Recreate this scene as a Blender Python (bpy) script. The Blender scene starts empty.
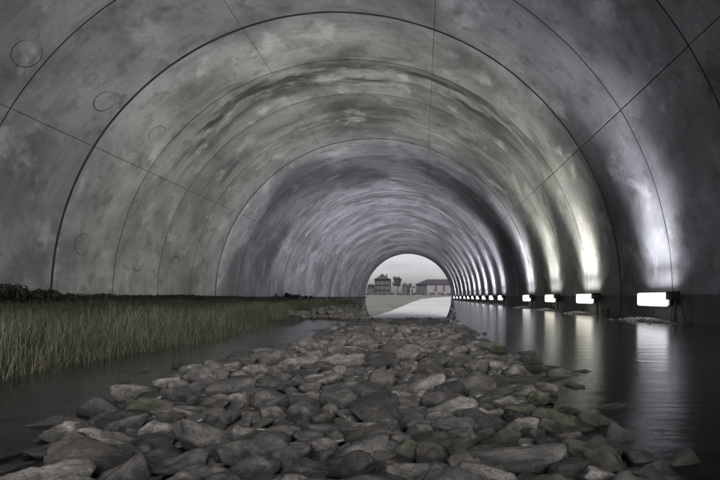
import bpy, bmesh, math, random
from mathutils import Vector, Matrix, noise as mnoise

random.seed(11)
PI = math.pi
sc = bpy.context.scene
COL = sc.collection

# ------------------------------------------------------------------ measures
F = 480.0                 # focal length in photo pixels (720 wide)
VX, VY = 421.0, 297.0     # where the tunnel runs to
EYE = 0.35                # eye above the water
R = 5.0                   # tunnel radius
AX = -1.485               # tunnel axis, camera stands right of it
Y0, Y1 = -1.6, 55.8       # tunnel mouths


def at(px, py, z=0.0):
    """point on the level z seen at photo pixel px, py"""
    d = F * (EYE - z) / (py - VY)
    return Vector(((px - VX) * d / F, d, z))


# ------------------------------------------------------------------ helpers
class MB:
    def __init__(s):
        s.v, s.f, s.t, s.mi = [], [], [], []

    def quad(s, a, b, c, d):
        n = len(s.v)
        s.v += [a, b, c, d]
        s.f.append((n, n + 1, n + 2, n + 3))

    def box(s, x0, y0, z0, x1, y1, z1, m=None):
        n = len(s.v)
        p = [Vector(q) for q in ((x0, y0, z0), (x1, y0, z0), (x1, y1, z0), (x0, y1, z0),
                                 (x0, y0, z1), (x1, y0, z1), (x1, y1, z1), (x0, y1, z1))]
        if m is not None:
            p = [m @ q for q in p]
        s.v += p
        for f in ((3, 2, 1, 0), (4, 5, 6, 7), (0, 1, 5, 4), (1, 2, 6, 5), (2, 3, 7, 6), (3, 0, 4, 7)):
            s.f.append(tuple(n + i for i in f))

    def tube(s, a, b, r0, r1, k=8):
        a, b = Vector(a), Vector(b)
        d = (b - a).normalized()
        u = d.orthogonal().normalized()
        w = d.cross(u)
        n = len(s.v)
        for p, r in ((a, r0), (b, r1)):
            for i in range(k):
                t = 2 * PI * i / k
                s.v.append(p + (u * math.cos(t) + w * math.sin(t)) * r)
        for i in range(k):
            j = (i + 1) % k
            s.f.append((n + i, n + j, n + k + j, n + k + i))
        s.f.append(tuple(n + i for i in reversed(range(k))))
        s.f.append(tuple(n + k + i for i in range(k)))

    def build(s, name, mat, parent=None, smooth=False, bevel=0.0):
        me = bpy.data.meshes.new(name)
        me.from_pydata([tuple(p) for p in s.v], [], s.f)
        me.update()
        if s.t:
            at_ = me.attributes.new('tint', 'FLOAT', 'POINT')
            at_.data.foreach_set('value', s.t)
        return link(name, me, mat, parent, smooth, bevel)


def link(name, me, mat, parent=None, smooth=False, bevel=0.0):
    o = bpy.data.objects.new(name, me)
    if mat is not None and not me.materials:
        me.materials.append(mat)
    if smooth:
        me.polygons.foreach_set('use_smooth', [True] * len(me.polygons))
    COL.objects.link(o)
    if parent is not None:
        o.parent = parent
    if bevel:
        b = o.modifiers.new('Bevel', 'BEVEL')
        b.width = bevel
        b.segments = 3
        b.limit_method = 'ANGLE'
    return o


def tag(o, label=None, cat=None, group=None, kind=None):
    if label:
        o['label'] = label
    if cat:
        o['category'] = cat
    if group:
        o['group'] = group
    if kind:
        o['kind'] = kind
    return o


def empty(name, loc, rz=0.0):
    o = bpy.data.objects.new(name, None)
    o.location = loc
    o.rotation_euler = (0, 0, rz)
    o.empty_display_size = 0.2
    COL.objects.link(o)
    return o


def sstep(a, b, x):
    t = max(0.0, min(1.0, (x - a) / (b - a)))
    return t * t * (3 - 2 * t)


# ------------------------------------------------------------------ materials
class NT:
    def __init__(s, name):
        s.m = bpy.data.materials.new(name)
        s.m.use_nodes = True
        s.n = s.m.node_tree.nodes
        s.l = s.m.node_tree.links
        s.n.clear()
        s.out = s.n.new('ShaderNodeOutputMaterial')

    def node(s, t, **kw):
        n = s.n.new(t)
        for k, v in kw.items():
            setattr(n, k, v)
        return n

    def put(s, sock, v):
        if isinstance(v, bpy.types.NodeSocket):
            s.l.new(v, sock)
        elif v is not None:
            if sock.type == 'RGBA' and isinstance(v, (int, float)):
                v = (v, v, v, 1)
            if sock.type == 'RGBA' and len(v) == 3:
                v = (*v, 1)
            sock.default_value = v

    def math(s, op, a, b=None, c=None, clamp=False):
        n = s.node('ShaderNodeMath', operation=op, use_clamp=clamp)
        s.put(n.inputs[0], a)
        if b is not None:
            s.put(n.inputs[1], b)
        if c is not None:
            s.put(n.inputs[2], c)
        return n.outputs[0]

    def range(s, v, a, b, c=0.0, d=1.0, smooth=True):
        n = s.node('ShaderNodeMapRange', interpolation_type='SMOOTHSTEP' if smooth else 'LINEAR')
        s.put(n.inputs['Value'], v)
        for k, q in (('From Min', a), ('From Max', b), ('To Min', c), ('To Max', d)):
            s.put(n.inputs[k], q)
        return n.outputs['Result']

    def mix(s, f, a, b, blend='MIX'):
        n = s.node('ShaderNodeMix', data_type='RGBA', blend_type=blend)
        s.put(n.inputs['Factor'], f)
        s.put(n.inputs['A'] if False else n.inputs[6], a)
        s.put(n.inputs[7], b)
        return n.outputs[2]

    def noise(s, vec, scale, detail=5.0, rough=0.55, dist=0.0):
        n = s.node('ShaderNodeTexNoise')
        s.put(n.inputs['Vector'], vec)
        n.inputs['Scale'].default_value = scale
        n.inputs['Detail'].default_value = detail
        n.inputs['Roughness'].default_value = rough
        n.inputs['Distortion'].default_value = dist
        return n.outputs[0]

    def pos(s):
        return s.node('ShaderNodeNewGeometry').outputs['Position']

    def objco(s):
        return s.node('ShaderNodeTexCoord').outputs['Object']

    def comb(s, x, y, z):
        n = s.node('ShaderNodeCombineXYZ')
        s.put(n.inputs[0], x)
        s.put(n.inputs[1], y)
        s.put(n.inputs[2], z)
        return n.outputs[0]

    def sep(s, v):
        n = s.node('ShaderNodeSeparateXYZ')
        s.put(n.inputs[0], v)
        return n.outputs

    def bump(s, h, strength, dist=0.02, prev=None):
        n = s.node('ShaderNodeBump')
        n.inputs['Strength'].default_value = strength
        n.inputs['Distance'].default_value = dist
        s.put(n.inputs['Height'], h)
        if prev is not None:
            s.put(n.inputs['Normal'], prev)
        return n.outputs[0]

    def finish(s, col, rough=0.8, normal=None, metal=0.0, spec=0.4, **kw):
        b = s.node('ShaderNodeBsdfPrincipled')
        s.put(b.inputs['Base Color'], col)
        s.put(b.inputs['Roughness'], rough)
        s.put(b.inputs['Metallic'], metal)
        s.put(b.inputs['Specular IOR Level'], spec)
        for k, v in kw.items():
            s.put(b.inputs[k], v)
        if normal is not None:
            s.put(b.inputs['Normal'], normal)
        s.l.new(b.outputs[0], s.out.inputs[0])
        return s.m


def simple(name, col, rough=0.7, var=0.25, scale=6.0, metal=0.0, bump=0.15):
    t = NT(name)
    n = t.noise(t.objco(), scale, 6)
    lo = tuple(c * (1 - var) for c in col)
    hi = tuple(c * (1 + var) for c in col)
    c = t.mix(t.range(n, 0.3, 0.7), lo, hi)
    return t.finish(c, rough, t.bump(n, bump, 0.02), metal)


def concrete_mat():
    t = NT('old_concrete')
    x, y, z = t.sep(t.pos())
    xr = t.math('SUBTRACT', x, AX)
    zr = t.math('SUBTRACT', z, EYE)
    th = t.math('ARCTAN2', xr, zr)
    s = t.math('MULTIPLY', th, R)
    flat = t.comb(s, y, 0.0)
    big = t.noise(flat, 0.42, 7, 0.6, 0.4)
    sw = t.noise(flat, 0.5, 3, 0.5)
    swy = t.math('MULTIPLY', t.math('SUBTRACT', sw, 0.5), 1.1)
    yy = t.math('ADD', y, swy)
    streak = t.noise(t.comb(t.math('MULTIPLY', s, 0.32), t.math('MULTIPLY', yy, 1.6), 3.1), 1.5, 9, 0.68)
    drip = t.noise(t.comb(t.math('MULTIPLY', s, 0.5), t.math('MULTIPLY', y, 4.0), 7.7), 2.0, 6, 0.6)
    fine = t.noise(flat, 14.0, 8, 0.7)
    med = t.noise(flat, 2.1, 8, 0.7, 0.2)
    rnd = t.node('ShaderNodeObjectInfo').outputs['Random']
    base = t.mix(t.range(big, 0.3, 0.72), (0.085, 0.083, 0.088), (0.42, 0.412, 0.415))
    base = t.mix(t.range(streak, 0.40, 0.66, 0.0, 0.28), base, (0.42, 0.415, 0.40))
    base = t.mix(t.range(drip, 0.52, 0.74, 0.0, 0.38), base, (0.10, 0.10, 0.10))
    base = t.mix(t.range(med, 0.48, 0.70, 0.0, 0.68), base, (0.085, 0.084, 0.084))
    bloom = t.noise(t.comb(s, y, 4.4), 1.15, 7, 0.62, 0.25)
    base = t.mix(t.range(bloom, 0.54, 0.70, 0.0, 0.7), base, (0.55, 0.54, 0.545))
    base = t.mix(t.range(fine, 0.35, 0.7, 0.0, 0.35), base, (0.2, 0.2, 0.195))
    pore = t.noise(t.comb(s, y, 9.0), 55.0, 3, 0.6)
    base = t.mix(t.range(pore, 0.64, 0.72, 0.0, 0.6), base, (0.06, 0.06, 0.06))
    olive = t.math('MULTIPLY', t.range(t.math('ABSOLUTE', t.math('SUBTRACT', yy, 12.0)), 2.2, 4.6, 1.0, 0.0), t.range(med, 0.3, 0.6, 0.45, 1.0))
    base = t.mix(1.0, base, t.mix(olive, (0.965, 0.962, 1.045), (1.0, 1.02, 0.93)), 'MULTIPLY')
    # soot along the joints of two bays
    st = base
    crown = t.range(t.math('ABSOLUTE', t.math('ADD', th, 0.04)), 0.75, 1.15, 1.0, 0.0)
    soot_n = t.range(streak, 0.40, 0.56, 1.0, 0.0)
    for yc, w0, w1, k in ((10.6, 0.15, 0.95, 0.92), (12.9, 0.1, 0.7, 0.5), (23.4, 0.2, 1.0, 0.6), (30.5, 0.2, 1.0, 0.6)):
        m = t.range(t.math('ABSOLUTE', t.math('SUBTRACT', yy, yc)), w0, w1, k, 0.0)
        m = t.math('MULTIPLY', t.math('MULTIPLY', m, crown), soot_n)
        st = t.mix(m, st, (0.035, 0.034, 0.034))
    m = t.range(t.math('ABSOLUTE', t.math('SUBTRACT', yy, 18.2)), 1.2, 3.2, 0.66, 0.0)  # shade of the stretch without a lamp, put into the concrete colour
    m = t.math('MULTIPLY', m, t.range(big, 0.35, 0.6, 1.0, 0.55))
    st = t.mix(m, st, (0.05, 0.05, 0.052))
    # damp tide mark
    tide = t.range(t.math('ADD', z, t.math('MULTIPLY', t.math('SUBTRACT', med, 0.5), 0.06)), 0.36, 0.40, 0.72, 0.0)
    st = t.mix(tide, st, (0.045, 0.045, 0.045))
    tone = t.range(rnd, 0.0, 1.0, 0.76, 1.16, False)
    st = t.mix(1.0, st, t.comb(tone, tone, tone), 'MULTIPLY')
    rough = t.range(streak, 0.3, 0.7, 0.6, 0.85)
    nb = t.bump(fine, 0.22, 0.01)
    nb = t.bump(med, 0.25, 0.03, nb)
    return t.finish(st, rough, nb, spec=0.35)


def rock_mat(name='rubble_stone', mult=1.0, bs=1.0):
    t = NT(name)
    oc = t.objco()
    x, y, z = t.sep(t.pos())
    info = t.node('ShaderNodeObjectInfo')
    rnd = info.outputs['Random']
    ov = t.comb(t.math('MULTIPLY', rnd, 37.0), t.math('MULTIPLY', rnd, 11.0), 0.0)
    add = t.node('ShaderNodeVectorMath', operation='ADD')
    t.put(add.inputs[0], oc)
    t.put(add.inputs[1], ov)
    scl = t.node('ShaderNodeVectorMath', operation='SCALE')
    t.put(scl.inputs[0], add.outputs[0])
    scl.inputs['Scale'].default_value = mult
    v = scl.outputs[0]
    n1 = t.noise(v, 1.6, 7, 0.65, 0.4)
    n2 = t.noise(v, 9.0, 7, 0.7)
    n3 = t.noise(v, 26.0, 4, 0.7)
    tone = info.outputs['Color']
    c = t.mix(t.range(n1, 0.3, 0.7), (0.5, 0.5, 0.5), (1.55, 1.52, 1.45))
    c = t.mix(1.0, tone, c, 'MULTIPLY')
    c = t.mix(t.range(n2, 0.46, 0.66, 0.0, 0.7), c, (0.04, 0.039, 0.036))
    c = t.mix(t.range(n3, 0.60, 0.72, 0.0, 0.5), c, (0.48, 0.47, 0.43))
    wn = t.math('ADD', z, t.math('MULTIPLY', t.math('SUBTRACT', n1, 0.5), 0.04))
    wet = t.range(wn, 0.012, 0.045, 1.0, 0.0)
    c = t.mix(t.math('MULTIPLY', wet, 0.72), c, (0.022, 0.022, 0.019))
    rough = t.range(wet, 0.0, 1.0, 0.78, 0.32)
    nb = t.bump(n2, 0.6 * min(1, bs * 3), 0.06 * bs)
    nb = t.bump(n3, 0.7 * min(1, bs * 3), 0.03 * bs, nb)
    return t.finish(c, rough, nb, spec=0.4)


def ground_mat(name, a, b, scale, rough=0.85, bump=0.6, spec=0.3):
    t = NT(name)
    p = t.pos()
    n = t.noise(p, scale, 8, 0.65)
    n2 = t.noise(p, scale * 0.12, 5, 0.6)
    n3 = t.noise(p, scale * 6, 4, 0.6)
    f = t.math('ADD', t.math('MULTIPLY', n, 0.5), t.math('MULTIPLY', n2, 0.5))
    c = t.mix(t.range(f, 0.36, 0.64), a, b)
    return t.finish(c, rough, t.bump(t.math('ADD', n, t.math('MULTIPLY', n3, 0.4)), bump, 0.03), spec=spec)


def water_mat():
    t = NT('dark_water')
    p = t.pos()
    x, y, z = t.sep(p)
    v = t.comb(t.math('MULTIPLY', x, 3.0), t.math('MULTIPLY', y, 9.0), 0.0)
    w1 = t.noise(v, 0.7, 3, 0.5, 0.3)
    w2 = t.noise(v, 3.2, 3, 0.55, 0.4)
    h = t.math('ADD', w1, t.math('MULTIPLY', w2, 0.25))
    nb = t.bump(h, 0.22, 0.02)
    fr = t.node('ShaderNodeFresnel')
    fr.inputs['IOR'].default_value = 1.33
    t.put(fr.inputs['Normal'], nb)
    gl = t.node('ShaderNodeBsdfGlossy')
    gl.inputs['Roughness'].default_value = 0.18
    gl.inputs['Color'].default_value = (0.95, 0.95, 0.95, 1)
    t.put(gl.inputs['Normal'], nb)
    tr = t.node('ShaderNodeBsdfTransparent')
    tr.inputs['Color'].default_value = (0.42, 0.44, 0.38, 1)
    mx = t.node('ShaderNodeMixShader')
    t.put(mx.inputs[0], fr.outputs[0])
    t.l.new(tr.outputs[0], mx.inputs[1])
    t.l.new(gl.outputs[0], mx.inputs[2])
    t.l.new(mx.outputs[0], t.out.inputs[0])
    return t.m


def blade_mat(name, dark, mid, pale):
    t = NT(name)
    a = t.node('ShaderNodeAttribute', attribute_name='tint').outputs['Fac']
    n = t.noise(t.pos(), 1.1, 4, 0.6)
    c = t.mix(t.range(a, 0.0, 0.55), dark, mid)
    c = t.mix(t.range(a, 0.5, 1.0), c, pale)
    c = t.mix(t.range(n, 0.35, 0.7, 0.0, 0.5), c, dark)
    b = t.node('ShaderNodeBsdfPrincipled')
    t.put(b.inputs['Base Color'], c)
    b.inputs['Roughness'].default_value = 0.75
    b.inputs['Specular IOR Level'].default_value = 0.2
    tl = t.node('ShaderNodeBsdfTranslucent')
    t.put(tl.inputs['Color'], c)
    mx = t.node('ShaderNodeMixShader')
    mx.inputs[0].default_value = 0.25
    t.l.new(b.outputs[0], mx.inputs[1])
    t.l.new(tl.outputs[0], mx.inputs[2])
    t.l.new(mx.outputs[0], t.out.inputs[0])
    return t.m


def glow_mat(name, col, strength):
    t = NT(name)
    e = t.node('ShaderNodeEmission')
    e.inputs['Color'].default_value = (*col, 1)
    e.inputs['Strength'].default_value = strength
    t.l.new(e.outputs[0], t.out.inputs[0])
    return t.m


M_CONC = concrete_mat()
M_ROCK = rock_mat()
M_RUB = rock_mat('small_stone', 12.0, 0.06)
M_WATER = water_mat()
M_SEAL = simple('joint_sealant', (0.05, 0.05, 0.052), 0.8, 0.4, 3.0)
M_BED = ground_mat('wet_silt', (0.012, 0.012, 0.010), (0.04, 0.038, 0.03), 9.0, 0.55)
M_BANK = ground_mat('marsh_soil', (0.02, 0.022, 0.012), (0.06, 0.06, 0.03), 6.0, 0.9)
M_FIELD = ground_mat('dry_turf', (0.13, 0.138, 0.112), (0.205, 0.21, 0.175), 0.9, 0.95, 0.3)
M_SAND = ground_mat('pale_sand', (0.48, 0.475, 0.46), (0.62, 0.615, 0.595), 0.35, 0.95, 0.3)
M_BLADE = blade_mat('marsh_blades', (0.034, 0.038, 0.024), (0.084, 0.088, 0.058), (0.19, 0.188, 0.138))
M_TURF = blade_mat('turf_blades', (0.035, 0.04, 0.024), (0.07, 0.076, 0.046), (0.115, 0.116, 0.075))
M_DARKLEAF = blade_mat('dark_leaves', (0.022, 0.024, 0.018), (0.04, 0.043, 0.032), (0.06, 0.063, 0.048))
M_LEAF = blade_mat('grey_leaves', (0.07, 0.075, 0.06), (0.11, 0.115, 0.095), (0.16, 0.16, 0.14))
M_BARK = simple('bark', (0.1, 0.09, 0.08), 0.9)
M_METAL = simple('black_steel', (0.022, 0.022, 0.023), 0.45, 0.3, 20, 0.3)
M_WOOD = simple('wet_wood', (0.03, 0.026, 0.02), 0.8, 0.4, 15)
M_SHINGLE = ground_mat('grey_shingle', (0.07, 0.07, 0.066), (0.24, 0.24, 0.225), 12.0, 0.85, 0.9)
M_GRAVEL = ground_mat('lamp_gravel', (0.2, 0.2, 0.19), (0.45, 0.45, 0.43), 25.0, 0.7)
M_WALLDARK = simple('weathered_boards_and_shade', (0.052, 0.05, 0.055), 0.85, 0.2, 0.8)  # boards of house and sheds; also carries the shade on the hall end
M_PALE = simple('pale_render', (0.165, 0.16, 0.17), 0.85, 0.12, 0.5)
M_ROOF = simple('slate_roof', (0.048, 0.046, 0.052), 0.8, 0.2, 0.8)
M_PANE = simple('dark_panes', (0.035, 0.035, 0.04), 0.2, 0.2, 1.0)
M_TRIM = simple('pale_trim', (0.11, 0.108, 0.114), 0.7, 0.1, 1.0)

# ------------------------------------------------------------------ the tunnel
tunnel = empty('tunnel', (AX, 0, -2.3))
tag(tunnel, 'long round grey concrete tunnel of stained ring segments', 'tunnel')
ZC = 2.3 + EYE           # axis height above the empty
strong = [-1.6, 1.55, 8.42, 15.15, 22.4, 29.3, 36.2, 43.1, 50.0, 55.8]
TH0, TH1 = math.radians(-38), math.radians(218)
JOINTS = [math.radians(a) for a in (-7.5, 31.5, 70.0, 109.3, 148.2, 187.0)]


def ring_mesh(ya, yb, ga, gb):
    ths = []
    base = [TH0 + (TH1 - TH0) * i / 128 for i in range(129)]
    for a in base:
        if all(abs(a - j) > 0.008 for j in JOINTS):
            ths.append((a, 0.0))
    for j in JOINTS:
        f_ = 0.4 if 1.0 < j < 2.2 else 0.55
        for k, dep in ((-0.006, 0.0), (-0.0017, 0.0), (-0.0012, 0.02), (0.0012, 0.02), (0.0017, 0.0), (0.006, 0.0)):
            ths.append((j + k * f_, dep * f_))
    ths.sort()
    ys = [(ya, 0.055), (ya + ga * 0.85, 0.055), (ya + ga, 0.0), (ya + ga + 0.008, 0.0), (ya + ga + 0.05, 0.0)]
    for i in range(1, 5):
        ys.append((ya + (yb - ya) * i / 5, 0.0))
    ys += [(yb - gb - 0.05, 0.0), (yb - gb - 0.008, 0.0), (yb - gb, 0.0), (yb - gb * 0.85, 0.055), (yb, 0.055)]
    m = MB()
    for yv, dy in ys:
        for a, da in ths:
            wob = 0.012 * mnoise.noise(Vector((a * 2.2, yv * 0.35, 1.7))) + 0.006 * mnoise.noise(Vector((a * 9, yv * 2.0, 4.0)))
            r = R + max(dy, da) + wob
            m.v.append((r * math.cos(a), yv, ZC + r * math.sin(a)))
    k = len(ths)
    for j in range(len(ys) - 1):
        for i in range(k - 1):
            p = j * k + i
            m.f.append((p, p + k, p + k + 1, p + 1))
            deep = max(ys[j][1], ys[j + 1][1]) > 0 or max(ths[i][1], ths[i + 1][1]) > 0
            m.mi.append(1 if deep else 0)
    return m


for b in range(len(strong) - 1):
    a0, a1 = strong[b], strong[b + 1]
    n = 4 if a1 - a0 > 6 else 3
    for i in range(n):
        ya, yb = a0 + (a1 - a0) * i / n, a0 + (a1 - a0) * (i + 1) / n
        ga = 0.027 if i == 0 else 0.010
        gb = 0.027 if i == n - 1 else 0.010
        if a0 > 14:
            ga *= 1.35
            gb *= 1.35
        rm_ = ring_mesh(ya, yb, ga, gb)
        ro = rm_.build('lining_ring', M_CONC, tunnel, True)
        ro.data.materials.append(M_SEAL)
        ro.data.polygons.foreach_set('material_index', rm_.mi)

# the solid body of the tunnel behind the lining
m = MB()
seg = 96
for r_ in (R + 0.07, R + 0.6):
    for yv in (Y0, Y1):
        for i in range(seg + 1):
            a = TH0 + (TH1 - TH0) * i / seg
            m.v.append((r_ * math.cos(a), yv, ZC + r_ * math.sin(a)))
k = seg + 1
for i in range(seg):
    m.f.append((i, i + k, i + k + 1, i + 1))                                  # inside
    m.f.append((2 * k + i, 2 * k + i + 1, 3 * k + i + 1, 3 * k + i))          # outside
    m.f.append((i, i + 1, 2 * k + i + 1, 2 * k + i))                          # mouths
    m.f.append((k + i, 3 * k + i, 3 * k + i + 1, k + i + 1))
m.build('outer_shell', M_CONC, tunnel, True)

# round grouted plugs on the left of the lining
for yd, deg, pr in ((6.42, 139.3, 0.2), (8.0, 139.3, 0.19), (9.05, 168.5, 0.2), (10.9, 171, 0.19), (12.5, 170, 0.19),
                    (14.2, 170, 0.19), (9.6, 139.3, 0.19), (16.1, 169, 0.19)):
    a = math.radians(deg)
    m = MB()
    nseg, prof = 40, ((-0.02, 0.001), (-0.01, 0.005), (0.0, 0.006), (0.01, 0.005), (0.02, 0.001))
    for i in range(nseg):
        t = 2 * PI * i / nseg
        for dr, hh in prof:
            u = (pr + dr * 0.6) * math.cos(t)
            v = (pr + dr * 0.6) * math.sin(t)
            aa = a + u / R
            rr = R - hh + 0.004 + 0.012 * mnoise.noise(Vector((aa * 2.2, (yd + v) * 0.35, 1.7)))
            m.v.append((rr * math.cos(aa), yd + v, ZC + rr * math.sin(aa)))
    q = len(prof)
    for i in range(nseg):
        j = (i + 1) % nseg
        for p in range(q - 1):
            m.f.append((i * q + p, i * q + p + 1, j * q + p + 1, j * q + p))
    m.build('grout_plug', simple('plug_mortar', (0.05, 0.05, 0.05), 0.8, 0.5, 2.0) if 'plug_mortar' not in bpy.data.materials
            else bpy.data.materials['plug_mortar'], tunnel, True)

# ------------------------------------------------------------------ ground inside the tunnel
DW = 7.35


def edge_l(y):
    return -0.90 - (y - DW) * (6.5 - 0.90) / (Y1 - DW)


def edge_r(y):
    return 0.50 + (y - DW) * (3.75 - 0.50) / (Y1 - DW)


def bank_x(y):
    return -1.80 - 0.65 * sstep(4.5, 10, y) + 0.05 * math.sin(y * 2.1)


def bed_z(x, y):
    n = mnoise.noise(Vector((x * 1.7, y * 1.7, 0.3)))
    z = -0.16 + 0.03 * n
    # the rubble bar in the middle
    bar = sstep(-1.65, -1.15, x) * (1 - sstep(0.25, 0.75, x))
    z += bar * 0.115
    # left marsh bank
    bx = bank_x(y)
    z = max(z, -0.14 + 0.20 * sstep(bx + 0.22, bx - 0.25, x) + 0.19 * sstep(bx - 0.3, -6.2, x) + 0.02 * n)
    # gravel flat left of the sunken track
    if y > DW - 1.2:
        k = sstep(DW - 1.2, DW + 0.6, y) * (1 - sstep(edge_l(y) + 0.05, edge_l(y) + 0.3, x))
        z = max(z, z * (1 - k) + k * (0.03 + 0.03 * n + 0.10 * sstep(10, 30, y) - 0.0))
        if x < bx + 0.3:
            z = max(z, 0.06)
    # stony shelf right of it, under the water
    if y > DW:
        inside = sstep(edge_l(y) - 0.02, edge_l(y) + 0.10, x) * (1 - sstep(edge_r(y) - 0.28, edge_r(y) - 0.14, x))
        drop = inside * sstep(DW, DW + 0.25, y)
        z = z * (1 - drop) + drop * (-2.3)
    return z


def lines(spans):
    out = []
    for a, b, st in spans:
        n = max(1, int(round((b - a) / st)))
        out += [a + (b - a) * i / n for i in range(n)]
    out.append(spans[-1][1])
    return out


ys = lines([(-2.6, 0, 0.2), (0, 9, 0.07), (9, 20, 0.25), (20, Y1 + 0.4, 0.8)])
xs = lines([(-6.9, -2.6, 0.1), (-2.6, 0.8, 0.05), (0.8, 3.95, 0.1)])
m = MB()
for y in ys:
    for x in xs:
        m.v.append((x, y, bed_z(x, y)))
k = len(xs)
for j in range(len(ys) - 1):
    for i in range(k - 1):
        p = j * k + i
        m.f.append((p, p + 1, p + 1 + k, p + k))
bed = m.build('ground', None, None, True)
bed.data.materials.append(M_BED)
bed.data.materials.append(M_BANK)
bed.data.materials.append(M_SHINGLE)
for p in bed.data.polygons:
    c = p.center
    if c.x < bank_x(c.y) - 0.05 or (c.y > DW + 0.3 and c.x < edge_l(c.y)):
        p.material_index = 1
        if c.y > DW + 0.1 and c.x > edge_l(c.y) - 1.6 - 0.4 * mnoise.noise(c * 0.7):
            p.material_index = 2
tag(bed, 'dark wet silt and marsh soil on the tunnel floor', kind='structure')

# water
m = MB()
pts = [(-6.6, -2.5), (3.9, -2.5), (3.9, Y1 + 0.2), (edge_r(Y1) - 0.08, Y1 + 0.2), (edge_r(DW) - 0.08, DW - 0.02),
       (-0.95, DW - 0.02), (-2.2, DW + 1.2), (-2.6, 16.0), (-6.6, 16.0)]
m.v = [(x, y, 0.0) for x, y in pts]
m.f = [tuple(range(len(pts)))]
water = m.build('water', M_WATER)
tag(water, 'dark rippled water covering the tunnel floor', kind='structure')

# ------------------------------------------------------------------ ground outside


def out_z(y):
    if y < Y1:
        return -2.3
    if y < 300:
        return -2.3 + (y - Y1) * 4.2 / (300 - Y1)
    return 1.9


m = MB()
oys = lines([(Y1 + 0.4, 120, 6), (120, 320, 20), (320, 2600, 380)])
oxs = lines([(-1300, -100, 200), (-100, -20, 10), (-20, 40, 3), (40, 120, 10), (120, 1300, 200)])
for y in oys:
    for x in oxs:
        m.v.append((x, y, out_z(y) + (0.12 * mnoise.noise(Vector((x * 0.06, y * 0.05, 2))) if y > Y1 + 2 else 0)))
k = len(oxs)
for j in range(len(oys) - 1):
    for i in range(k - 1):
        p = j * k + i
        m.f.append((p, p + 1, p + 1 + k, p + k))
tag(m.build('field', M_FIELD, None, True), 'pale flat turf beyond the tunnel mouth', kind='structure')
m = MB()
m.v = [(-400, -500, 0.03), (400, -500, 0.03), (400, -2.4, 0.03), (-400, -2.4, 0.03)]  # pale ground added out of view to bounce daylight onto the vault
m.f = [(0, 1, 2, 3)]
tag(m.build('bounce_sand', M_SAND), 'unseen flat pale sand added behind the near tunnel mouth to bounce light in', kind='structure')

rl = [(Y1 + 0.3, -6.3), (68, -5.3), (80, -4.25), (100, -3.5), (130, -1.9), (160, 0.2), (185, 5.0), (200, 10), (215, 17), (228, 27), (236, 42)]
m = MB()
fine_rows = []
for i in range(len(rl) - 1):
    for s_ in range(6):
        u = s_ / 6
        fine_rows.append((rl[i][0] + (rl[i + 1][0] - rl[i][0]) * u, rl[i][1] + (rl[i + 1][1] - rl[i][1]) * u))
fine_rows.append(rl[-1])
for y, x in fine_rows:
    xr = 7.5 + (y - 56) * 0.33
    for s_ in range(9):
        u = s_ / 8
        wob = 0.5 * mnoise.noise(Vector((y * 0.13, 3, 0))) if s_ == 0 else 0
        xx = x + wob + (max(xr, x + 0.5) - x) * u
        m.v.append((xx, y, out_z(y) + 0.16))
for j in range(len(fine_rows) - 1):
    for i in range(8):
        p = j * 9 + i
        m.f.append((p, p + 1, p + 10, p + 9))
tag(m.build('road', M_SAND, None, True), 'broad pale sand track leaving the tunnel mouth', kind='structure')

# ------------------------------------------------------------------ rocks


def rock_mesh(seed, planes, p, flat, sub=4, rough=0.05):
    rn = random.Random(seed)
    pl = []
    while len(pl) < planes:
        v = Vector((rn.gauss(0, 1), rn.gauss(0, 1), rn.gauss(0, 1)))
        if v.length > 0.1:
            pl.append((v.normalized(), rn.uniform(0.72, 1.05)))
    bm = bmesh.new()
    bmesh.ops.create_icosphere(bm, subdivisions=sub, radius=1)
    off = Vector((seed * 7.3, seed * 3.1, seed * 1.9))
    for v in bm.verts:
        d = v.co.normalized()
        sacc = 0.0
        for n_, dist in pl:
            q = d.dot(n_) / dist
            if q > 0:
                sacc += q ** p
        r = min(1.5, sacc ** (-1.0 / p)) if sacc > 0 else 1.2
        r *= 1 + rough * mnoise.fractal(d * 1.8 + off, 0.9, 2.1, 6) + 0.4 * rough * mnoise.noise(d * 7 + off)
        v.co = d * r
    xs_ = [v.co.x for v in bm.verts]
    ys_ = [v.co.y for v in bm.verts]
    zs_ = [v.co.z for v in bm.verts]
    cx, cy, cz = [(max(q) + min(q)) / 2 for q in (xs_, ys_, zs_)]
    sx, sy, sz = [(max(q) - min(q)) / 2 for q in (xs_, ys_, zs_)]
    for v in bm.verts:
        v.co = Vector(((v.co.x - cx) / sx, (v.co.y - cy) / sy, (v.co.z - cz) / sz * flat))
    me = bpy.data.meshes.new('rock')
    bm.to_mesh(me)
    bm.free()
    me.materials.append(M_ROCK)
    me.polygons.foreach_set('use_smooth', [True] * len(me.polygons))
    return me


MESHES = [rock_mesh(i + 1, random.choice((8, 9, 11, 13)), random.choice((16, 24, 34)), 1.0, 4, random.uniform(0.09, 0.17)) for i in range(16)]
ROUND = [rock_mesh(60 + i, 18, 7, 1.0, 4, 0.10) for i in range(4)]
WEDGE = [rock_mesh(80 + i, 6, 28, 1.0, 4, 0.09) for i in range(4)]
TONES = {'pale': (0.26, 0.257, 0.243), 'grey': (0.14, 0.139, 0.134), 'dark': (0.07, 0.069, 0.065),
         'brown': (0.115, 0.111, 0.101), 'olive': (0.105, 0.108, 0.075)}


def put_rock(me, x, y, z, sx, sy, sz, rz, tone, label, tilt=0.15):
    o = bpy.data.objects.new('rock', me)
    o.location = (x, y, z)
    o.scale = (sx, sy, sz)
    o.rotation_euler = (random.uniform(-tilt, tilt), random.uniform(-tilt, tilt), rz)
    k = random.uniform(0.82, 1.18)
    t = TONES[tone]
    o.color = (t[0] * k, t[1] * k, t[2] * k, 1)
    COL.objects.link(o)
    tag(o, label, 'rock', 'rocks of the rubble bar on the tunnel floor')
    return o


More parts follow.
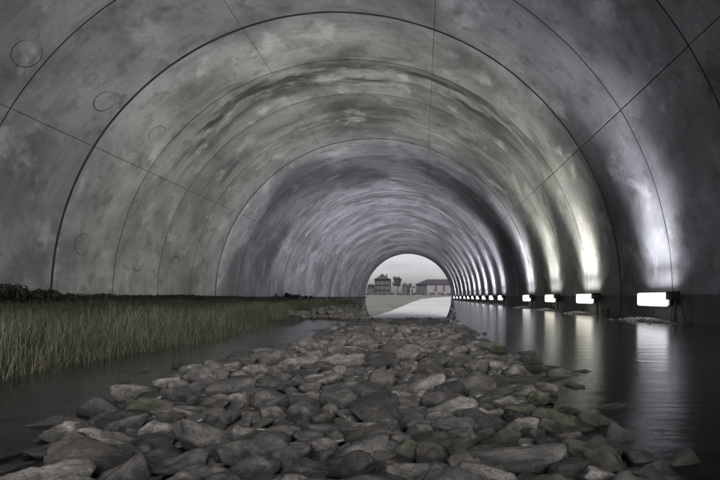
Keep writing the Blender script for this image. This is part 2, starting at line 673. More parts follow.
placed = []   # x, y, radius
# the rocks one can pick out in the photograph: centre px, width, height, mesh kind, tone, label
HERO = [
    (169, 384, 27, 19, 'm', 'pale', 'pale blocky rock at the left edge of the rubble beside the reeds'),
    (272, 441, 35, 29, 'r', 'brown', 'rounded brownish speckled rock with a crack, left of the big dark boulder'),
    (233, 455, 37, 25, 'w', 'grey', 'grey triangular wedge rock pointing upward near the lower left'),
    (322, 449, 31, 22, 'r', 'pale', 'pale rounded rock leaning on the big dark boulder'),
    (352, 466, 50, 34, 'm', 'dark', 'big dark rough boulder at the bottom centre'),
    (241, 437, 32, 20, 'm', 'pale', 'pale angular rock just above the grey triangular wedge'),
    (272, 418, 27, 14, 'w', 'pale', 'small pale wedge rock with a sharp right end left of centre'),
    (262, 400, 32, 14, 'm', 'dark', 'dark flat rock under the long slab at left of centre'),
    (276, 388, 43, 12, 'm', 'grey', 'long grey slab lying level at left of centre'),
    (310, 391, 22, 12, 'm', 'grey', 'squat grey rock at the right end of the long grey slab'),
    (302, 374, 36, 11, 'm', 'grey', 'broad flat grey rock behind the long grey slab'),
    (301, 428, 19, 24, 'm', 'dark', 'dark upright rock between the speckled and a rounded rock'),
    (322, 421, 22, 18, 'r', 'brown', 'small rounded brown rock right of the dark upright rock'),
    (220, 423, 34, 15, 'm', 'grey', 'low grey rock with a pointed right end near the left edge of the rubble'),
    (247, 362, 18, 12, 'm', 'grey', 'lone grey rock on the upper left edge of the rubble by the water'),
    (371, 437, 50, 27, 'm', 'brown', 'wide brown-grey boulder just above the bottom centre'),
    (340, 372, 18, 20, 'm', 'pale', 'small upright pale rock in the middle of the rubble'),
    (490, 384, 58, 10, 'm', 'olive', 'long thin olive slab at the right edge of the rubble near the water'),
    (435, 401, 27, 24, 'r', 'grey', 'rounded grey block in the middle right of the rubble'),
    (474, 419, 42, 26, 'w', 'pale', 'large pale wedge slab tilted toward the right'),
    (508, 433, 31, 21, 'm', 'grey', 'grey angular rock just right of the pale wedge slab'),
    (463, 441, 28, 19, 'm', 'grey', 'smooth grey rock below the pale wedge slab'),
    (431, 456, 29, 28, 'm', 'brown', 'brown upright boulder low in the rubble right of centre'),
    (419, 433, 31, 24, 'r', 'grey', 'rounded grey boulder above the brown upright boulder'),
    (513, 462, 98, 22, 'm', 'grey', 'very long ridged grey rock lying across the lower right'),
    (464, 468, 31, 36, 'm', 'brown', 'narrow brown rock leaning upright beside the long ridged rock'),
    (406, 418, 38, 28, 'm', 'dark', 'dark blocky boulder in the middle of the rubble'),
    (546, 430, 36, 17, 'm', 'olive', 'flat olive rock at the right waterline of the rubble'),
    (392, 452, 28, 24, 'r', 'grey', 'round grey cobble between the wide boulder and the brown upright boulder'),
    (180, 468, 48, 18, 'm', 'grey', 'flat grey rock at the lower left corner of the rubble'),
    (600, 452, 50, 16, 'm', 'dark', 'dark half sunken rock at the far right waterline'),
    (540, 400, 26, 12, 'm', 'olive', 'small olive rock partly sunk at the right edge'),
    (315, 341, 13, 8, 'm', 'pale', 'small pale rock at the far left end of the rubble'),
]
for px, py, w, h, kind, tone, label in HERO:
    base = min(py + h * 0.42, 480 + 6)
    z0 = 0.0
    d = F * EYE / (base - VY)
    depth = w * d / F * (0.8 if w < 45 else 0.5)
    d += depth * 0.42
    x = (px - VX) * d / F
    sx = w * d / F / 2
    sy = max(depth / 2, 0.03)
    sz = max(0.028, h * d / F / 2 * 0.95)
    me = random.choice({'m': MESHES, 'r': ROUND, 'w': WEDGE}[kind])
    put_rock(me, x, d, z0 + sz * 0.5, sx * 1.1, sy * 1.1, sz * 1.0, random.uniform(-0.25, 0.25), tone, label, 0.1)
    placed.append((x, d, max(sx, sy) * 0.80))


def bar_l(y):
    return -1.02 - 0.12 * math.sin(y * 1.3) - 0.25 * sstep(1.2, 2.4, y) + 0.18 * sstep(3.0, 4.6, y) + (0.15 if y < 1 else 0)


def bar_r(y):
    return 0.50 + 0.06 * math.sin(y * 2.7 + 1) - 0.04 * sstep(2, 4, y)


SH = {t: f'{t} rough rock among the tightly packed rubble on the tunnel floor' for t in TONES}
SH = {'pale': 'pale grey rough rock packed among darker rubble', 'grey': 'mid grey rough rock packed among the rubble',
      'dark': 'dark wet looking rock packed low among the rubble', 'brown': 'brownish grey rough rock packed among the rubble',
      'olive': 'olive stained rough rock packed among the rubble'}
picked = []
for cand in range(70000):
    y = 0.72 + (DW + 0.15 - 0.72) * random.random() ** 1.25
    l, r_ = bar_l(y) - 0.05, bar_r(y) + 0.22
    x = random.uniform(l, r_)
    s = (0.039 + 0.0062 * y) * random.choice((0.75, 0.9, 1.05, 1.25, 1.5))
    if cand > 22000:
        s *= 0.75
    if cand > 45000:
        s *= 0.72
    if any((x - a) ** 2 + (y - b) ** 2 < ((s + c) * 0.74) ** 2 for a, b, c in placed):
        continue
    placed.append((x, y, s))
    picked.append((s / y, x, y, s))
picked.sort(reverse=True)
rest = picked[272:]
for _, x, y, s in picked[:272]:
    el = random.uniform(0.85, 1.5)
    edge = min(x - bar_l(y) + 0.05, bar_r(y) + 0.22 - x)
    sz = s * (random.uniform(0.5, 0.88) if y < 2.6 else random.uniform(0.45, 0.75))
    if y > 5.2:
        sz *= 0.7
    tone = random.choices(('pale', 'grey', 'dark', 'brown', 'olive'), (3, 6, 3, 2.5, 0.8 if x < -0.1 or y > 3.4 else 5))[0]
    z = sz * (random.uniform(0.12, 0.5) if y < 5.2 else -0.3) - 0.075 * max(0.0, 1 - edge / 0.38)
    put_rock(random.choice(MESHES + ROUND[:1] + WEDGE), x, y, z, s * el * 1.1, s / el * 1.14, sz, random.uniform(-0.7, 0.7) if random.random() < 0.7 else random.uniform(0, PI), tone, SH[tone], 0.3)

# smaller stones that fill the gaps and line the far flats: nobody could count them
small = []
for i in range(8):
    me = rock_mesh(200 + i, 10, 20, 1.0, 3, 0.12)
    small.append(([v.co.copy() for v in me.vertices], [tuple(p.vertices) for p in me.polygons]))
    bpy.data.meshes.remove(me)


def scatter(m, x, y, z, s, flat=0.6):
    vs, fs = random.choice(small)
    n = len(m.v)
    rot = Matrix.Rotation(random.uniform(0, 6.28), 3, 'Z') @ Matrix.Rotation(random.uniform(-0.4, 0.4), 3, 'X')
    ax = random.uniform(0.8, 1.4)
    for v in vs:
        p = rot @ Vector((v.x * s * ax, v.y * s / ax, v.z * s * flat))
        m.v.append((p.x + x, p.y + y, p.z + z))
    for f in fs:
        m.f.append(tuple(n + i for i in f))


m = MB()
for _, x, y, s in rest:
    edge = min(x - bar_l(y) + 0.05, bar_r(y) + 0.22 - x)
    scatter(m, x, y, s * (0.12 if y < 5.2 else -0.25) - 0.075 * max(0.0, 1 - edge / 0.38), s * 1.12, random.uniform(0.4, 0.62))
for _ in range(1900):
    y = 0.65 + (DW + 0.1 - 0.65) * random.random() ** 1.2
    x = random.uniform(bar_l(y) - 0.06, bar_r(y) + 0.10)
    s = random.uniform(0.016, 0.036) * (1 + 0.07 * y)
    scatter(m, x, y, bed_z(x, y) + s * 0.35, s)
fill = []
for _ in range(26000):     # wedged between the larger rocks
    y = 0.68 + (DW + 0.1 - 0.68) * random.random() ** 1.5
    x = random.uniform(bar_l(y) - 0.03, bar_r(y) + 0.03)
    s = random.uniform(0.022, 0.05) * (1 + 0.06 * y)
    if any((x - a) ** 2 + (y - b) ** 2 < (s * 0.75 + c * 0.8) ** 2 for a, b, c in placed):
        continue
    if any((x - a) ** 2 + (y - b) ** 2 < ((s + c) * 0.75) ** 2 for a, b, c in fill):
        continue
    fill.append((x, y, s))
    scatter(m, x, y, s * random.uniform(0.0, 0.3) - (0.05 if y > 5.2 else 0.008), s, random.uniform(0.5, 0.8))
print('placed', len(placed), 'fill', len(fill))
for _ in range(900):       # flats left of the sunken track
    y = DW + 0.1 + 42 * random.random() ** 1.6
    e = edge_l(y)
    x = e - 0.02 - abs(random.gauss(0, 0.55 + 0.03 * y))
    if x < AX - 4.6:
        continue
    s = random.uniform(0.03, 0.085) * (1 + 0.02 * y)
    scatter(m, x, y, bed_z(min(x, e - 0.1), y) + s * 0.25, s)
for _ in range(420):       # stone edge right of it
    y = DW + 46 * random.random() ** 1.5
    e = edge_r(y)
    x = e + random.uniform(-0.1, 0.04)
    s = random.uniform(0.010, 0.022)
    scatter(m, x, y, 0.0, s)
rub = m.build('rubble', M_RUB, None, True)
rub.color = (0.115, 0.113, 0.108, 1)
tag(rub, 'small dark stones filling the gaps between the rocks', 'rubble', kind='stuff')

# ------------------------------------------------------------------ marsh grass


def blade(m, x, y, z, h, w, lean, ang, tint, segs=2):
    dx, dy = math.cos(ang), math.sin(ang)
    px, py = -math.sin(ang + random.uniform(-0.9, 0.9)), math.cos(ang)
    # blade faces the middle of the tunnel more or less
    n = len(m.v)
    for i in range(segs + 1):
        u = i / segs
        ww = w * (1 - u * 0.85) / 2
        ox, oy = dx * lean * u * u, dy * lean * u * u
        zz = z + h * u * (1 - 0.15 * u * (lean / max(h, 0.01)))
        m.v.append((x + ox - px * ww, y + oy - py * ww, zz))
        m.v.append((x + ox + px * ww, y + oy + py * ww, zz))
        m.t += [tint, tint]
    for i in range(segs):
        a = n + 2 * i
        m.f.append((a, a + 1, a + 3, a + 2))


m = MB()
N = 30000
for _ in range(N):          # tall sedge along the waterline
    y = 0.9 + 16 * random.random() ** 1.7
    bx = bank_x(y)
    x = bx + 0.10 - abs(random.gauss(0, 0.55))
    z = bed_z(x, y)
    cl = 0.5 + 0.5 * mnoise.noise(Vector((x * 1.6, y * 1.6, 5)))
    if mnoise.noise(Vector((x * 3.1, y * 2.3, 12))) < -0.22 and random.random() < 0.8:
        continue
    h = random.uniform(0.09, 0.24) * (0.65 + 0.65 * cl)
    h = min(h, 0.345 - max(z, 0))
    tint = min(1, max(0, 0.62 + 0.35 * (cl - 0.5) + random.gauss(0, 0.22)))
    blade(m, x, y, z - 0.01, h, 0.0042 + 0.0003 * y, h * random.uniform(0.1, 0.55), random.uniform(0, 6.28), tint)
for _ in range(2600):        # bent and broken straw
    y = 0.9 + 14 * random.random() ** 1.7
    x = bank_x(y) + 0.14 - abs(random.gauss(0, 0.4))
    h = min(random.uniform(0.12, 0.26), 0.33 - max(bed_z(x, y), 0))
    blade(m, x, y, bed_z(x, y) - 0.01, h, 0.004 + 0.0003 * y, h * random.uniform(0.7, 1.6), random.uniform(0, 6.28), random.uniform(0.7, 1.0), 3)
tag(m.build('marsh_grass', M_BLADE), 'tall straw and olive sedge along the left waterline', 'grass', kind='stuff')
m = MB()
for _ in range(42000):      # shorter green turf up to the wall
    y = 1.2 + 34 * random.random() ** 1.6
    x = random.uniform(-6.35, bank_x(y) - 0.2)
    if y > DW and x > edge_l(y) - 0.5:
        continue
    z = bed_z(x, y)
    cl = 0.5 + 0.5 * mnoise.noise(Vector((x * 1.1, y * 0.8, 9)))
    h = random.uniform(0.05, 0.11) * (0.7 + 0.6 * cl)
    tint = min(1, max(0, cl + random.gauss(0, 0.2)))
    blade(m, x, y, z - 0.01, h, 0.006 + 0.0004 * y, h * random.uniform(0.2, 0.8), random.uniform(0, 6.28), tint)
tag(m.build('grass', M_TURF), 'short dark green turf between the sedge and the left wall', 'grass', kind='stuff')


def leaf(m, p, s, tint):
    a = Vector((random.gauss(0, 1), random.gauss(0, 1), random.gauss(0, 1))).normalized()
    b = a.orthogonal().normalized() * s * 0.45
    a = a * s
    n = len(m.v)
    m.v += [p - a, p + b, p + a, p - b]
    m.f.append((n, n + 1, n + 2, n + 3))
    m.t += [tint] * 4


# low dark growth along the foot of the left wall
m = MB()
for _ in range(15000):
    y = 3.0 + 20 * random.random() ** 1.2
    top = 0.35 + 0.09 * (0.5 + 0.5 * mnoise.noise(Vector((y * 0.6, 0, 8)))) + 0.05 * mnoise.noise(Vector((y * 3.1, 0, 2)))
    top -= 0.07 * sstep(12, 20, y)
    z = random.uniform(0.2, top)
    x = -6.22 + random.uniform(-0.14, 0.16)
    leaf(m, Vector((x, y, z)), random.uniform(0.015, 0.035), random.random())
tag(m.build('undergrowth', M_DARKLEAF), 'low dark growth along the foot of the left wall', 'undergrowth', kind='stuff')


def shrub(x, y, w, h, n, label, group='dark shrubs by the left wall', mat=None, ls=(0.015, 0.035), z0=0.2, stems=5):
    root = empty('shrub', (x, y, z0))
    st = MB()
    for i in range(stems):
        a = random.uniform(0, 6.28)
        st.tube((0, 0, -0.03), (math.cos(a) * w * 0.25, math.sin(a) * w * 0.25, h * 0.7), h * 0.02, h * 0.008, 5)
    st.build('stem', M_BARK, root)
    f = MB()
    lobes = [(Vector((random.uniform(-0.6, 0.6) * w / 2, random.uniform(-0.6, 0.6) * w / 2, h * random.uniform(0.3, 0.72))),
              random.uniform(0.2, 0.34) * min(w, h * 1.3)) for _ in range(8)]
    for _ in range(n):
        c, r_ = random.choice(lobes)
        v = Vector((random.gauss(0, 1), random.gauss(0, 1), random.gauss(0, 0.8))).normalized() * r_ * random.random() ** 0.4
        p = c + v
        p.z = max(0.0, p.z)
        leaf(f, p, random.uniform(*ls), random.random())
    f.build('foliage', mat or M_DARKLEAF, root)
    tag(root, label, 'shrub', group)
    return root


shrub(-6.1, 6.95, 0.8, 0.32, 3400, 'tallest dark shrub at the left edge of the photo against the tunnel wall')
shrub(-6.15, 7.45, 0.9, 0.27, 3000, 'second dark shrub from the left edge against the tunnel wall')
shrub(-6.12, 8.1, 1.0, 0.22, 2600, 'low sprawling dark shrub where the left hand clump slopes down')
shrub(-6.0, 21.6, 1.9, 0.33, 2600, 'far dark shrub clump by the wall left of the tunnel exit')
shrub(-5.95, 23.6, 1.8, 0.26, 2000, 'flat dark shrub just right of the far dark clump')

# ------------------------------------------------------------------ floodlights along the right wall
BEAM, WASH, SPILL = 8.6, 3.2, 33.0
LAMPS = [6.97, 9.85, 12.48, 15.25, 20.3, 22.9, 25.65, 28.45, 31.2, 34.1, 37.0, 40.7, 44.6, 48.5]
G_COOL = glow_mat('lit_lens_cool', (0.96, 0.97, 1.0), 1.7)
G_WARM = glow_mat('lit_lens_warm', (1.0, 0.97, 0.80), 1.7)
LW, LH, LD = 0.84, 0.19, 0.13     # along the wall, height, depth


def lens_mesh(mat):
    bm = bmesh.new()
    bmesh.ops.create_cube(bm, size=1)
    for v in bm.verts:
        v.co = Vector((v.co.x * LD * 0.6, v.co.y * LW, v.co.z * LH))
    bmesh.ops.bevel(bm, geom=[e for e in bm.edges], offset=0.036, segments=4, profile=0.6, affect='EDGES')
    me = bpy.data.meshes.new('lens')
    bm.to_mesh(me)
    bm.free()
    me.materials.append(mat)
    me.polygons.foreach_set('use_smooth', [True] * len(me.polygons))
    return me


LENS = {'cool': lens_mesh(G_COOL), 'warm': lens_mesh(G_WARM)}


def floodlight(x, y):
    """a long lit batten lying along the wall, its ballast box at the near end"""
    root = empty('floodlight', (x, y, 0.0))
    lz = 0.315
    h = MB()
    h.box(0.03, -LW / 2 - 0.02, lz - LH / 2 + 0.012, 0.09, LW / 2 + 0.02, lz + LH / 2 - 0.012)
    for i in range(12):                      # cooling fins behind
        yy = -LW / 2 + 0.04 + i * 0.076
        h.box(0.092, yy, lz - 0.07, 0.125, yy + 0.014, lz + 0.07)
    h.build('housing', M_METAL, root, False, 0.008)
    l = link('lens', LENS['cool'], None, root)
    l.location = (-0.012, 0, lz)
    b = MB()
    b.box(-0.035, -LW / 2 - 0.17, lz - 0.005, 0.10, -LW / 2 - 0.024, lz + LH / 2 + 0.02)
    b.build('ballast_box', M_METAL, root, False, 0.01)
    for yy, r_ in ((LW * 0.12, 0.008), (-LW / 2 - 0.10, 0.02)):
        g = MB()
        g.tube((0.06, yy, -0.14), (0.06, yy, lz - (LH / 2 - 0.02 if r_ < 0.01 else 0.003)), r_, r_, 8)
        g.build('leg', M_METAL, root)
    c = MB()
    pts_ = [Vector((0.08, -LW / 2 - 0.172, lz + 0.03)), Vector((0.09, -LW / 2 - 0.22, lz - 0.1)), Vector((0.1, -LW / 2 - 0.27, 0.05)), Vector((0.13, -LW / 2 - 0.5, -0.01))]
    for i in range(3):
        c.tube(pts_[i], pts_[i + 1], 0.007, 0.007, 6)
    c.build('cable', M_METAL, root)
    return root


proto = floodlight(0, 0)
ORD = ['nearest and largest', 'second', 'third', 'fourth', 'fifth', 'sixth', 'seventh', 'eighth', 'ninth', 'tenth', 'eleventh', 'twelfth', 'thirteenth', 'farthest']


def copy_tree(o, parent=None):
    c = o.copy()
    COL.objects.link(c)
    c.parent = parent
    for ch in list(o.children):
        copy_tree(ch, c)
    return c


def wall_x(z=0.3):
    return AX + math.sqrt(R * R - (z - EYE) ** 2)


for i, y in enumerate(LAMPS):
    o = proto if i == 0 else copy_tree(proto)
    xl = wall_x() - 0.15
    # keep the lens where it lines the wall at this depth
    o.location = (xl, y, 0.0)
    o.rotation_euler = (0, 0, random.uniform(-0.03, 0.03))
    warm = i in (1, 2)
    for ch in o.children:
        if ch.name.startswith('lens'):
            ch.data = LENS['warm' if warm else 'cool']
    if i == 0:
        lb = 'nearest and largest lit white floodlight on a stand by the right wall'
    elif warm:
        lb = f'{ORD[i]} lit floodlight from the near end of the right wall, yellowish glow'
    elif i == len(LAMPS) - 1:
        lb = 'farthest and smallest lit floodlight beside the tunnel exit'
    else:
        lb = f'{ORD[i]} lit white floodlight counting along the right wall from the near end'
    tag(o, lb, 'floodlight', 'lit floodlights along the right wall')
    # its real light: a beam that washes up the wall
    for nm, sx_, en, spread, tilt in (('lamp_beam', 0.06, BEAM, 54, 2), ('lamp_wash', 0.06, WASH, 130, 14), ('lamp_spill', 0.07, SPILL, 118, -54)):
        ld = bpy.data.lights.new(nm, 'AREA')
        ld.shape = 'RECTANGLE'
        ld.size = sx_
        ld.size_y = LW * 0.9
        ld.energy = en * (1.0 if i == 0 else (0.66 if warm else (0.7 if i < 4 else 0.8)))
        ld.color = (1.0, 0.94, 0.70) if warm else ((0.93, 0.95, 1.0))
        ld.spread = math.radians(spread)
        lo = bpy.data.objects.new(nm, ld)
        lo.location = (-0.06, 0.0, 0.43)
        lo.rotation_euler = (PI, math.radians(tilt), 0)
        COL.objects.link(lo)
        lo.parent = o

# gravel the lamps stand on, just above the water
m = MB()
for i, y in enumerate(LAMPS):
    xl = wall_x() - 0.22
    for _ in range(330 if i < 5 else 90):
        px = random.gauss(xl - 0.08, 0.13)
        if px > wall_x(0.0) - 0.03:
            continue
        py = random.gauss(y - 0.1, 0.36)
        s = random.uniform(0.010, 0.030)
        dd = ((px - xl + 0.08) / 0.25) ** 2 + ((py - y + 0.1) / 0.75) ** 2
        scatter(m, px, py, -0.010 + 0.05 * max(0, 1 - dd), s, 0.7)
tag(m.build('gravel', M_GRAVEL, None, True), 'pale gravel just above the water under the floodlights', 'gravel', kind='stuff')

# small stakes standing in the water by the lamps
for (px, py, hh), lb in zip(((703, 316, 0.13), (608, 313.5, 0.11), (569, 310.5, 0.12)),
                            ('short dark stake in the water right of the nearest floodlight', 'short dark stake right of the second floodlight',
                             'short dark stake right of the third floodlight')):
    p = at(px, py)
    p.x = min(p.x, wall_x(0.0) - 0.06)
    m = MB()
    m.tube((0, 0, -0.15), (0.006, 0.0, hh), 0.022, 0.018, 9)
    o = m.build('stake', M_WOOD, None, False)
    o.location = p
    tag(o, lb, 'stake', 'stakes by the floodlights')

# ------------------------------------------------------------------ beyond the exit
GY = 300.0


def gx(px, d=GY):
    return (px - VX) * d / F


def up(py, d=GY):
    return EYE + (VY - py) * d / F


# three storey house with verandas
hx0, hx1 = gx(374.3), gx(390.2)
house = empty('veranda_house', ((hx0 + hx1) / 2, GY, out_z(GY)))
tag(house, 'grey three storey house with verandas and a peaked roof seen through the exit', 'house')
W = (hx1 - hx0)
Hh = up(279.4) - out_z(GY)
m = MB()
m.box(-W / 2 + 0.15, 1.6, 0, W / 2 - 0.15, 10, Hh)
m.build('wall', M_WALLDARK, house)
for s_ in range(3):
    zf = Hh * s_ / 3
    if s_:
        m = MB()
        m.box(-W / 2, 0, zf - 0.12, W / 2, 1.59, zf + 0.1)
        for i in range(24):
            xx = -W / 2 + 0.05 + (W - 0.14) * i / 23
            m.box(xx, 0.05, zf + 0.1, xx + 0.05, 0.1, zf + 1.0)
        m.box(-W / 2, 0.03, zf + 1.0, W / 2, 0.13, zf + 1.1)
        m.build('balcony', M_TRIM, house)
    for i in range(4):
        xx = -W / 2 + 0.9 + (W - 3.2) * i / 3
        m = MB()
        m.box(xx, 1.52, zf + 0.9, xx + 1.4, 1.597, zf + 2.5)
        w_ = m.build('window', M_TRIM, house)
        m = MB()
        m.box(xx + 0.12, 1.48, zf + 1.02, xx + 1.28, 1.517, zf + 2.38)
        m.build('pane', M_PANE, w_)
for i in range(5):
    xx = -W / 2 + 0.12 + (W - 0.24) * i / 4
    m = MB()
    m.box(xx - 0.1, 0.15, 0, xx + 0.1, 0.35, Hh)
    m.build('post', M_TRIM, house)
m = MB()
rh = up(273.6) - up(279.4)
e = 0.35
prof = [(-W / 2 - e, Hh + 0.05), (-W / 4, Hh + rh * 0.42), (0, Hh + rh), (W / 4, Hh + rh * 0.42), (W / 2 + e, Hh + 0.05)]
for yv in (-0.7, 10.6):
    for x_, z_ in prof:
        m.v.append((x_, yv + (0.0 if abs(x_) > 1 else 0.0), z_))
for i in range(4):
    m.f.append((i, i + 1, i + 6, i + 5))
m.f.append((4, 3, 2, 1, 0))
m.f.append((5, 6, 7, 8, 9))
m.f.append((0, 5, 9, 4))
rf = m.build('roof', M_ROOF, house)
m = MB()
m.box(W / 5, 5, Hh + rh * 0.3, W / 5 + 0.8, 5.9, Hh + rh * 1.0)
m.build('chimney', M_WALLDARK, rf)

# long hall with hipped roof
hl, hr = gx(415.8), gx(470)
hall = empty('long_hall', (hl, GY - 4, out_z(GY)), math.radians(0))
tag(hall, 'long low pale hall with a dark hipped roof right of the house', 'hall')
L = hr - hl
He = up(284.6) - out_z(GY)
Hr = up(279.2) - out_z(GY)
m = MB()
m.box(7.0, 0.0, 0, L - 0.4, 13, He)
m.build('wall', M_PALE, hall)
m = MB()
m.box(0.4, 0.3, 0, 6.99, 13, He)  # end of the hall in shadow, the shade painted as a darker wall colour
m.build('shaded_end', M_WALLDARK, hall)
m = MB()
m.v = [(-0.5, -0.9, He), (L + 0.5, -0.9, He), (L + 0.5, 14, He), (-0.5, 14, He), (7.0, 6.5, Hr), (L - 7, 6.5, Hr)]
m.f = [(0, 1, 5, 4), (1, 2, 5), (2, 3, 4, 5), (3, 0, 4), (3, 2, 1, 0)]
m.build('roof', M_ROOF, hall)
for i in range(8):
    xx = 11.5 + i * 5.1
    if xx > L - 2:
        break
    m = MB()
    m.box(xx, -0.06, 1.7, xx + 1.5, -0.002, He - 0.5)
    w_ = m.build('window', M_TRIM, hall)
    m = MB()
    m.box(xx + 0.12, -0.1, 1.82, xx + 1.38, -0.062, He - 0.62)
    m.build('pane', M_PANE, w_)
m = MB()
m.box(3.0, 0.2, 0, 4.6, 0.297, 2.4)
m.build('door', M_PANE, hall)


def shed(px0, px1, ptop, d, label, mat, group=None):
    x0, x1 = gx(px0, d), gx(px1, d)
    o = empty('shed', ((x0 + x1) / 2, d, out_z(d)))
    w2, h2 = (x1 - x0) / 2, up(ptop, d) - out_z(d)
    m_ = MB()
    m_.box(-w2, 0, 0, w2, 5, h2 - 0.25)
    m_.build('wall', mat, o)
    m_ = MB()
    m_.v = [(-w2 - 0.3, -0.5, h2 - 0.24), (w2 + 0.3, -0.5, h2 - 0.24), (w2 + 0.3, 5.4, h2 + 0.25), (-w2 - 0.3, 5.4, h2 + 0.25),
            (-w2 - 0.3, -0.5, h2 - 0.1), (w2 + 0.3, -0.5, h2 - 0.1), (w2 + 0.3, 5.4, h2 + 0.4), (-w2 - 0.3, 5.4, h2 + 0.4)]
    m_.f = [(3, 2, 1, 0), (4, 5, 6, 7), (0, 1, 5, 4), (1, 2, 6, 5), (2, 3, 7, 6), (3, 0, 4, 7)]
    m_.build('roof', M_ROOF, o)
    m_ = MB()
    m_.box(-w2 * 0.5, -0.05, 0.02, w2 * 0.2, -0.002, (h2 - 0.3) * 0.8)
    m_.build('door', M_PANE, o)
    tag(o, label, 'shed', group)


shed(402.0, 409.5, 285.6, 292, 'low dark shed with a flat roof between the house and the hall', M_WALLDARK)
shed(409.8, 415.2, 287.0, 288, 'smaller pale shed touching the end of the long hall', M_PALE)
shed(367.0, 373.6, 287.6, 296, 'low grey outbuilding left of the veranda house', M_WALLDARK)


def tree(px, d, ptop, wpx, label):
    x = gx(px, d)
    root = empty('tree', (x, d, out_z(d)))
    h = up(ptop, d) - out_z(d)
    w = wpx * d / F
    t_ = MB()
    t_.tube((0, 0, -0.3), (0.1, 0, h * 0.55), h * 0.03, h * 0.018, 8)
    for i in range(6):
        a = i * 1.05
        t_.tube((0.1, 0, h * (0.42 + 0.025 * i)), (math.cos(a) * w * 0.32, math.sin(a) * w * 0.32, h * (0.68 + 0.03 * i)), h * 0.013, h * 0.005, 6)
    t_.build('trunk', M_BARK, root)
    c_ = MB()
    lob = [(Vector((random.uniform(-0.36, 0.36) * w, random.uniform(-0.36, 0.36) * w, h * random.uniform(0.5, 0.9))), random.uniform(0.16, 0.26) * w) for _ in range(16)]
    for _ in range(4200):
        q, r_ = random.choice(lob)
        v = Vector((random.gauss(0, 1), random.gauss(0, 1), random.gauss(0, 0.7))).normalized() * r_ * random.random() ** 0.4
        leaf(c_, q + v, random.uniform(0.18, 0.36), random.random())
    c_.build('crown', M_LEAF, root)
    tag(root, label, 'tree', 'trees beyond the exit')


tree(397.3, 302, 276.4, 9, 'round headed grey tree standing right of the veranda house')
tree(371.5, 312, 284.2, 7, 'low grey tree left of the veranda house')
tree(407.5, 322, 283.0, 8, 'small grey tree behind the low dark shed')

for i, (px, d, ptop, lb) in enumerate(((393.6, 280, 281.5, 'tall pale pole close to the right side of the veranda house'),
                                       (405.4, 270, 283.5, 'pale pole in front of the low dark shed'),
                                       (437.3, 262, 285.5, 'pale pole standing in front of the long hall'))):
    m = MB()
    h = up(ptop, d) - out_z(d)
    m.tube((0, 0, -0.2), (0, 0, h), 0.16, 0.1, 8)
    m.box(-0.7, -0.05, h * 0.92, 0.7, 0.05, h * 0.94)
    o = m.build('pole', M_TRIM)
    o.location = (gx(px, d), d, out_z(d))
    tag(o, lb, 'pole', 'poles beyond the exit')

places = [(368, 262), (377.5, 255), (384.0, 258), (391.5, 262), (399.5, 256), (407.5, 250), (415.0, 256), (424.0, 255), (432.5, 258), (441.5, 256), (449.5, 258)]
desc = ['at the left edge of the exit', 'left of the house front', 'before the middle of the house', 'at the right corner of the house', 'below the round headed tree',
        'before the low dark shed', 'before the dark end of the hall', 'before the first hall window', 'before the second hall window', 'before the third hall window', 'at the right edge of the exit']
for (px, d), ds in zip(places, desc):
    shrub(gx(px, d), d, random.uniform(3.0, 6.5), random.uniform(1.1, 2.2), 600, 'low grey shrub in front of the buildings ' + ds, 'shrubs before the buildings', M_LEAF, (0.1, 0.2), out_z(d), 3)

# ------------------------------------------------------------------ sky, sun, camera
EL, AZ = math.radians(30), math.radians(168)      # veiled sun behind the camera, a little to the right
w = bpy.data.worlds.new('World')
sc.world = w
w.use_nodes = True
nt = w.node_tree
nt.nodes.clear()
out = nt.nodes.new('ShaderNodeOutputWorld')
bg = nt.nodes.new('ShaderNodeBackground')
sky = nt.nodes.new('ShaderNodeTexSky')
sky.sky_type = 'NISHITA'
sky.sun_disc = False
sky.sun_elevation = EL
sky.sun_rotation = AZ
sky.air_density = 1.0
sky.dust_density = 2.9
sky.ozone_density = 1.0
hs = nt.nodes.new('ShaderNodeHueSaturation')
hs.inputs['Saturation'].default_value = 0.3
nt.links.new(sky.outputs[0], hs.inputs['Color'])
tn = nt.nodes.new('ShaderNodeMix')
tn.data_type = 'RGBA'
tn.blend_type = 'MULTIPLY'
tn.inputs[0].default_value = 1.0
tn.inputs[7].default_value = (1.0, 0.965, 1.03, 1)      # thin lavender overcast
nt.links.new(hs.outputs[0], tn.inputs[6])
tcw = nt.nodes.new('ShaderNodeTexCoord')
cmap = nt.nodes.new('ShaderNodeMapping')
cmap.inputs['Scale'].default_value = (9, 9, 34)
nt.links.new(tcw.outputs['Generated'], cmap.inputs['Vector'])
cn = nt.nodes.new('ShaderNodeTexNoise')
cn.inputs['Scale'].default_value = 1.0
cn.inputs['Detail'].default_value = 6
nt.links.new(cmap.outputs[0], cn.inputs['Vector'])
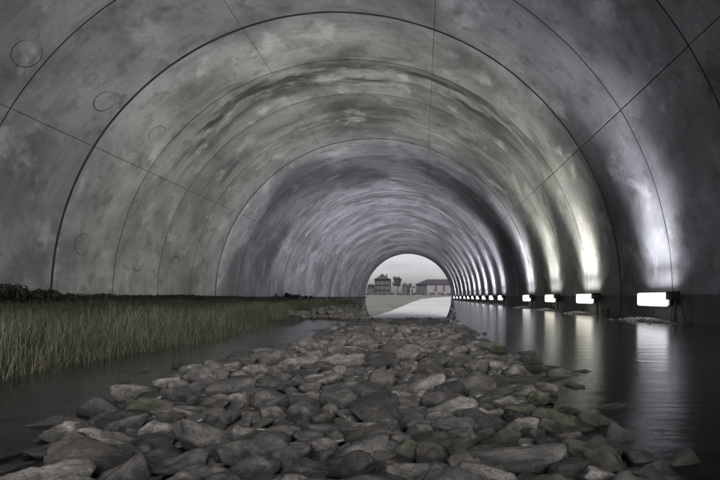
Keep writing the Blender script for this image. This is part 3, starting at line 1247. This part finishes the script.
cr = nt.nodes.new('ShaderNodeMapRange')
cr.inputs['From Min'].default_value = 0.3
cr.inputs['From Max'].default_value = 0.7
cr.inputs['To Min'].default_value = 0.84
cr.inputs['To Max'].default_value = 1.1
nt.links.new(cn.outputs[0], cr.inputs['Value'])
cm = nt.nodes.new('ShaderNodeVectorMath')
cm.operation = 'SCALE'
nt.links.new(tn.outputs[2], cm.inputs[0])
nt.links.new(cr.outputs[0], cm.inputs['Scale'])
nt.links.new(cm.outputs[0], bg.inputs['Color'])
bg.inputs['Strength'].default_value = 0.1
nt.links.new(bg.outputs[0], out.inputs[0])

sl = bpy.data.lights.new('sun', 'SUN')
sl.energy = 1.3
sl.angle = math.radians(26)
sl.color = (1.0, 0.985, 0.965)
so = bpy.data.objects.new('sun', sl)
sd = Vector((math.sin(AZ) * math.cos(EL), math.cos(AZ) * math.cos(EL), math.sin(EL)))
so.rotation_mode = 'QUATERNION'
so.rotation_quaternion = (-sd).to_track_quat('-Z', 'Y')
COL.objects.link(so)

cd = bpy.data.cameras.new('camera')
cam = bpy.data.objects.new('camera', cd)
cd.sensor_width = 36.0
cd.lens = 24.0
cd.shift_x = -(VX - 360) / 720
cd.shift_y = (VY - 240) / 720
cd.clip_start = 0.05
cd.clip_end = 6000
cam.location = (0, 0, EYE)
cam.rotation_euler = (math.radians(90), 0, 0)
COL.objects.link(cam)
sc.camera = cam

sc.view_settings.view_transform = 'Standard'
sc.view_settings.look = 'None'
sc.view_settings.gamma = 1.0
sc.view_settings.use_curve_mapping = False
sc.view_settings.exposure = 0.7
try:
    sc.cycles.use_denoising = True
    sc.cycles.denoiser = 'OPENIMAGEDENOISE'
    sc.cycles.use_adaptive_sampling = True
    sc.cycles.adaptive_threshold = 0.025
    sc.cycles.max_bounces = 8
    sc.cycles.diffuse_bounces = 5
    sc.cycles.transparent_max_bounces = 12
    sc.cycles.sample_clamp_indirect = 4.0
    sc.cycles.caustics_reflective = False
    sc.cycles.caustics_refractive = False
except Exception:
    pass
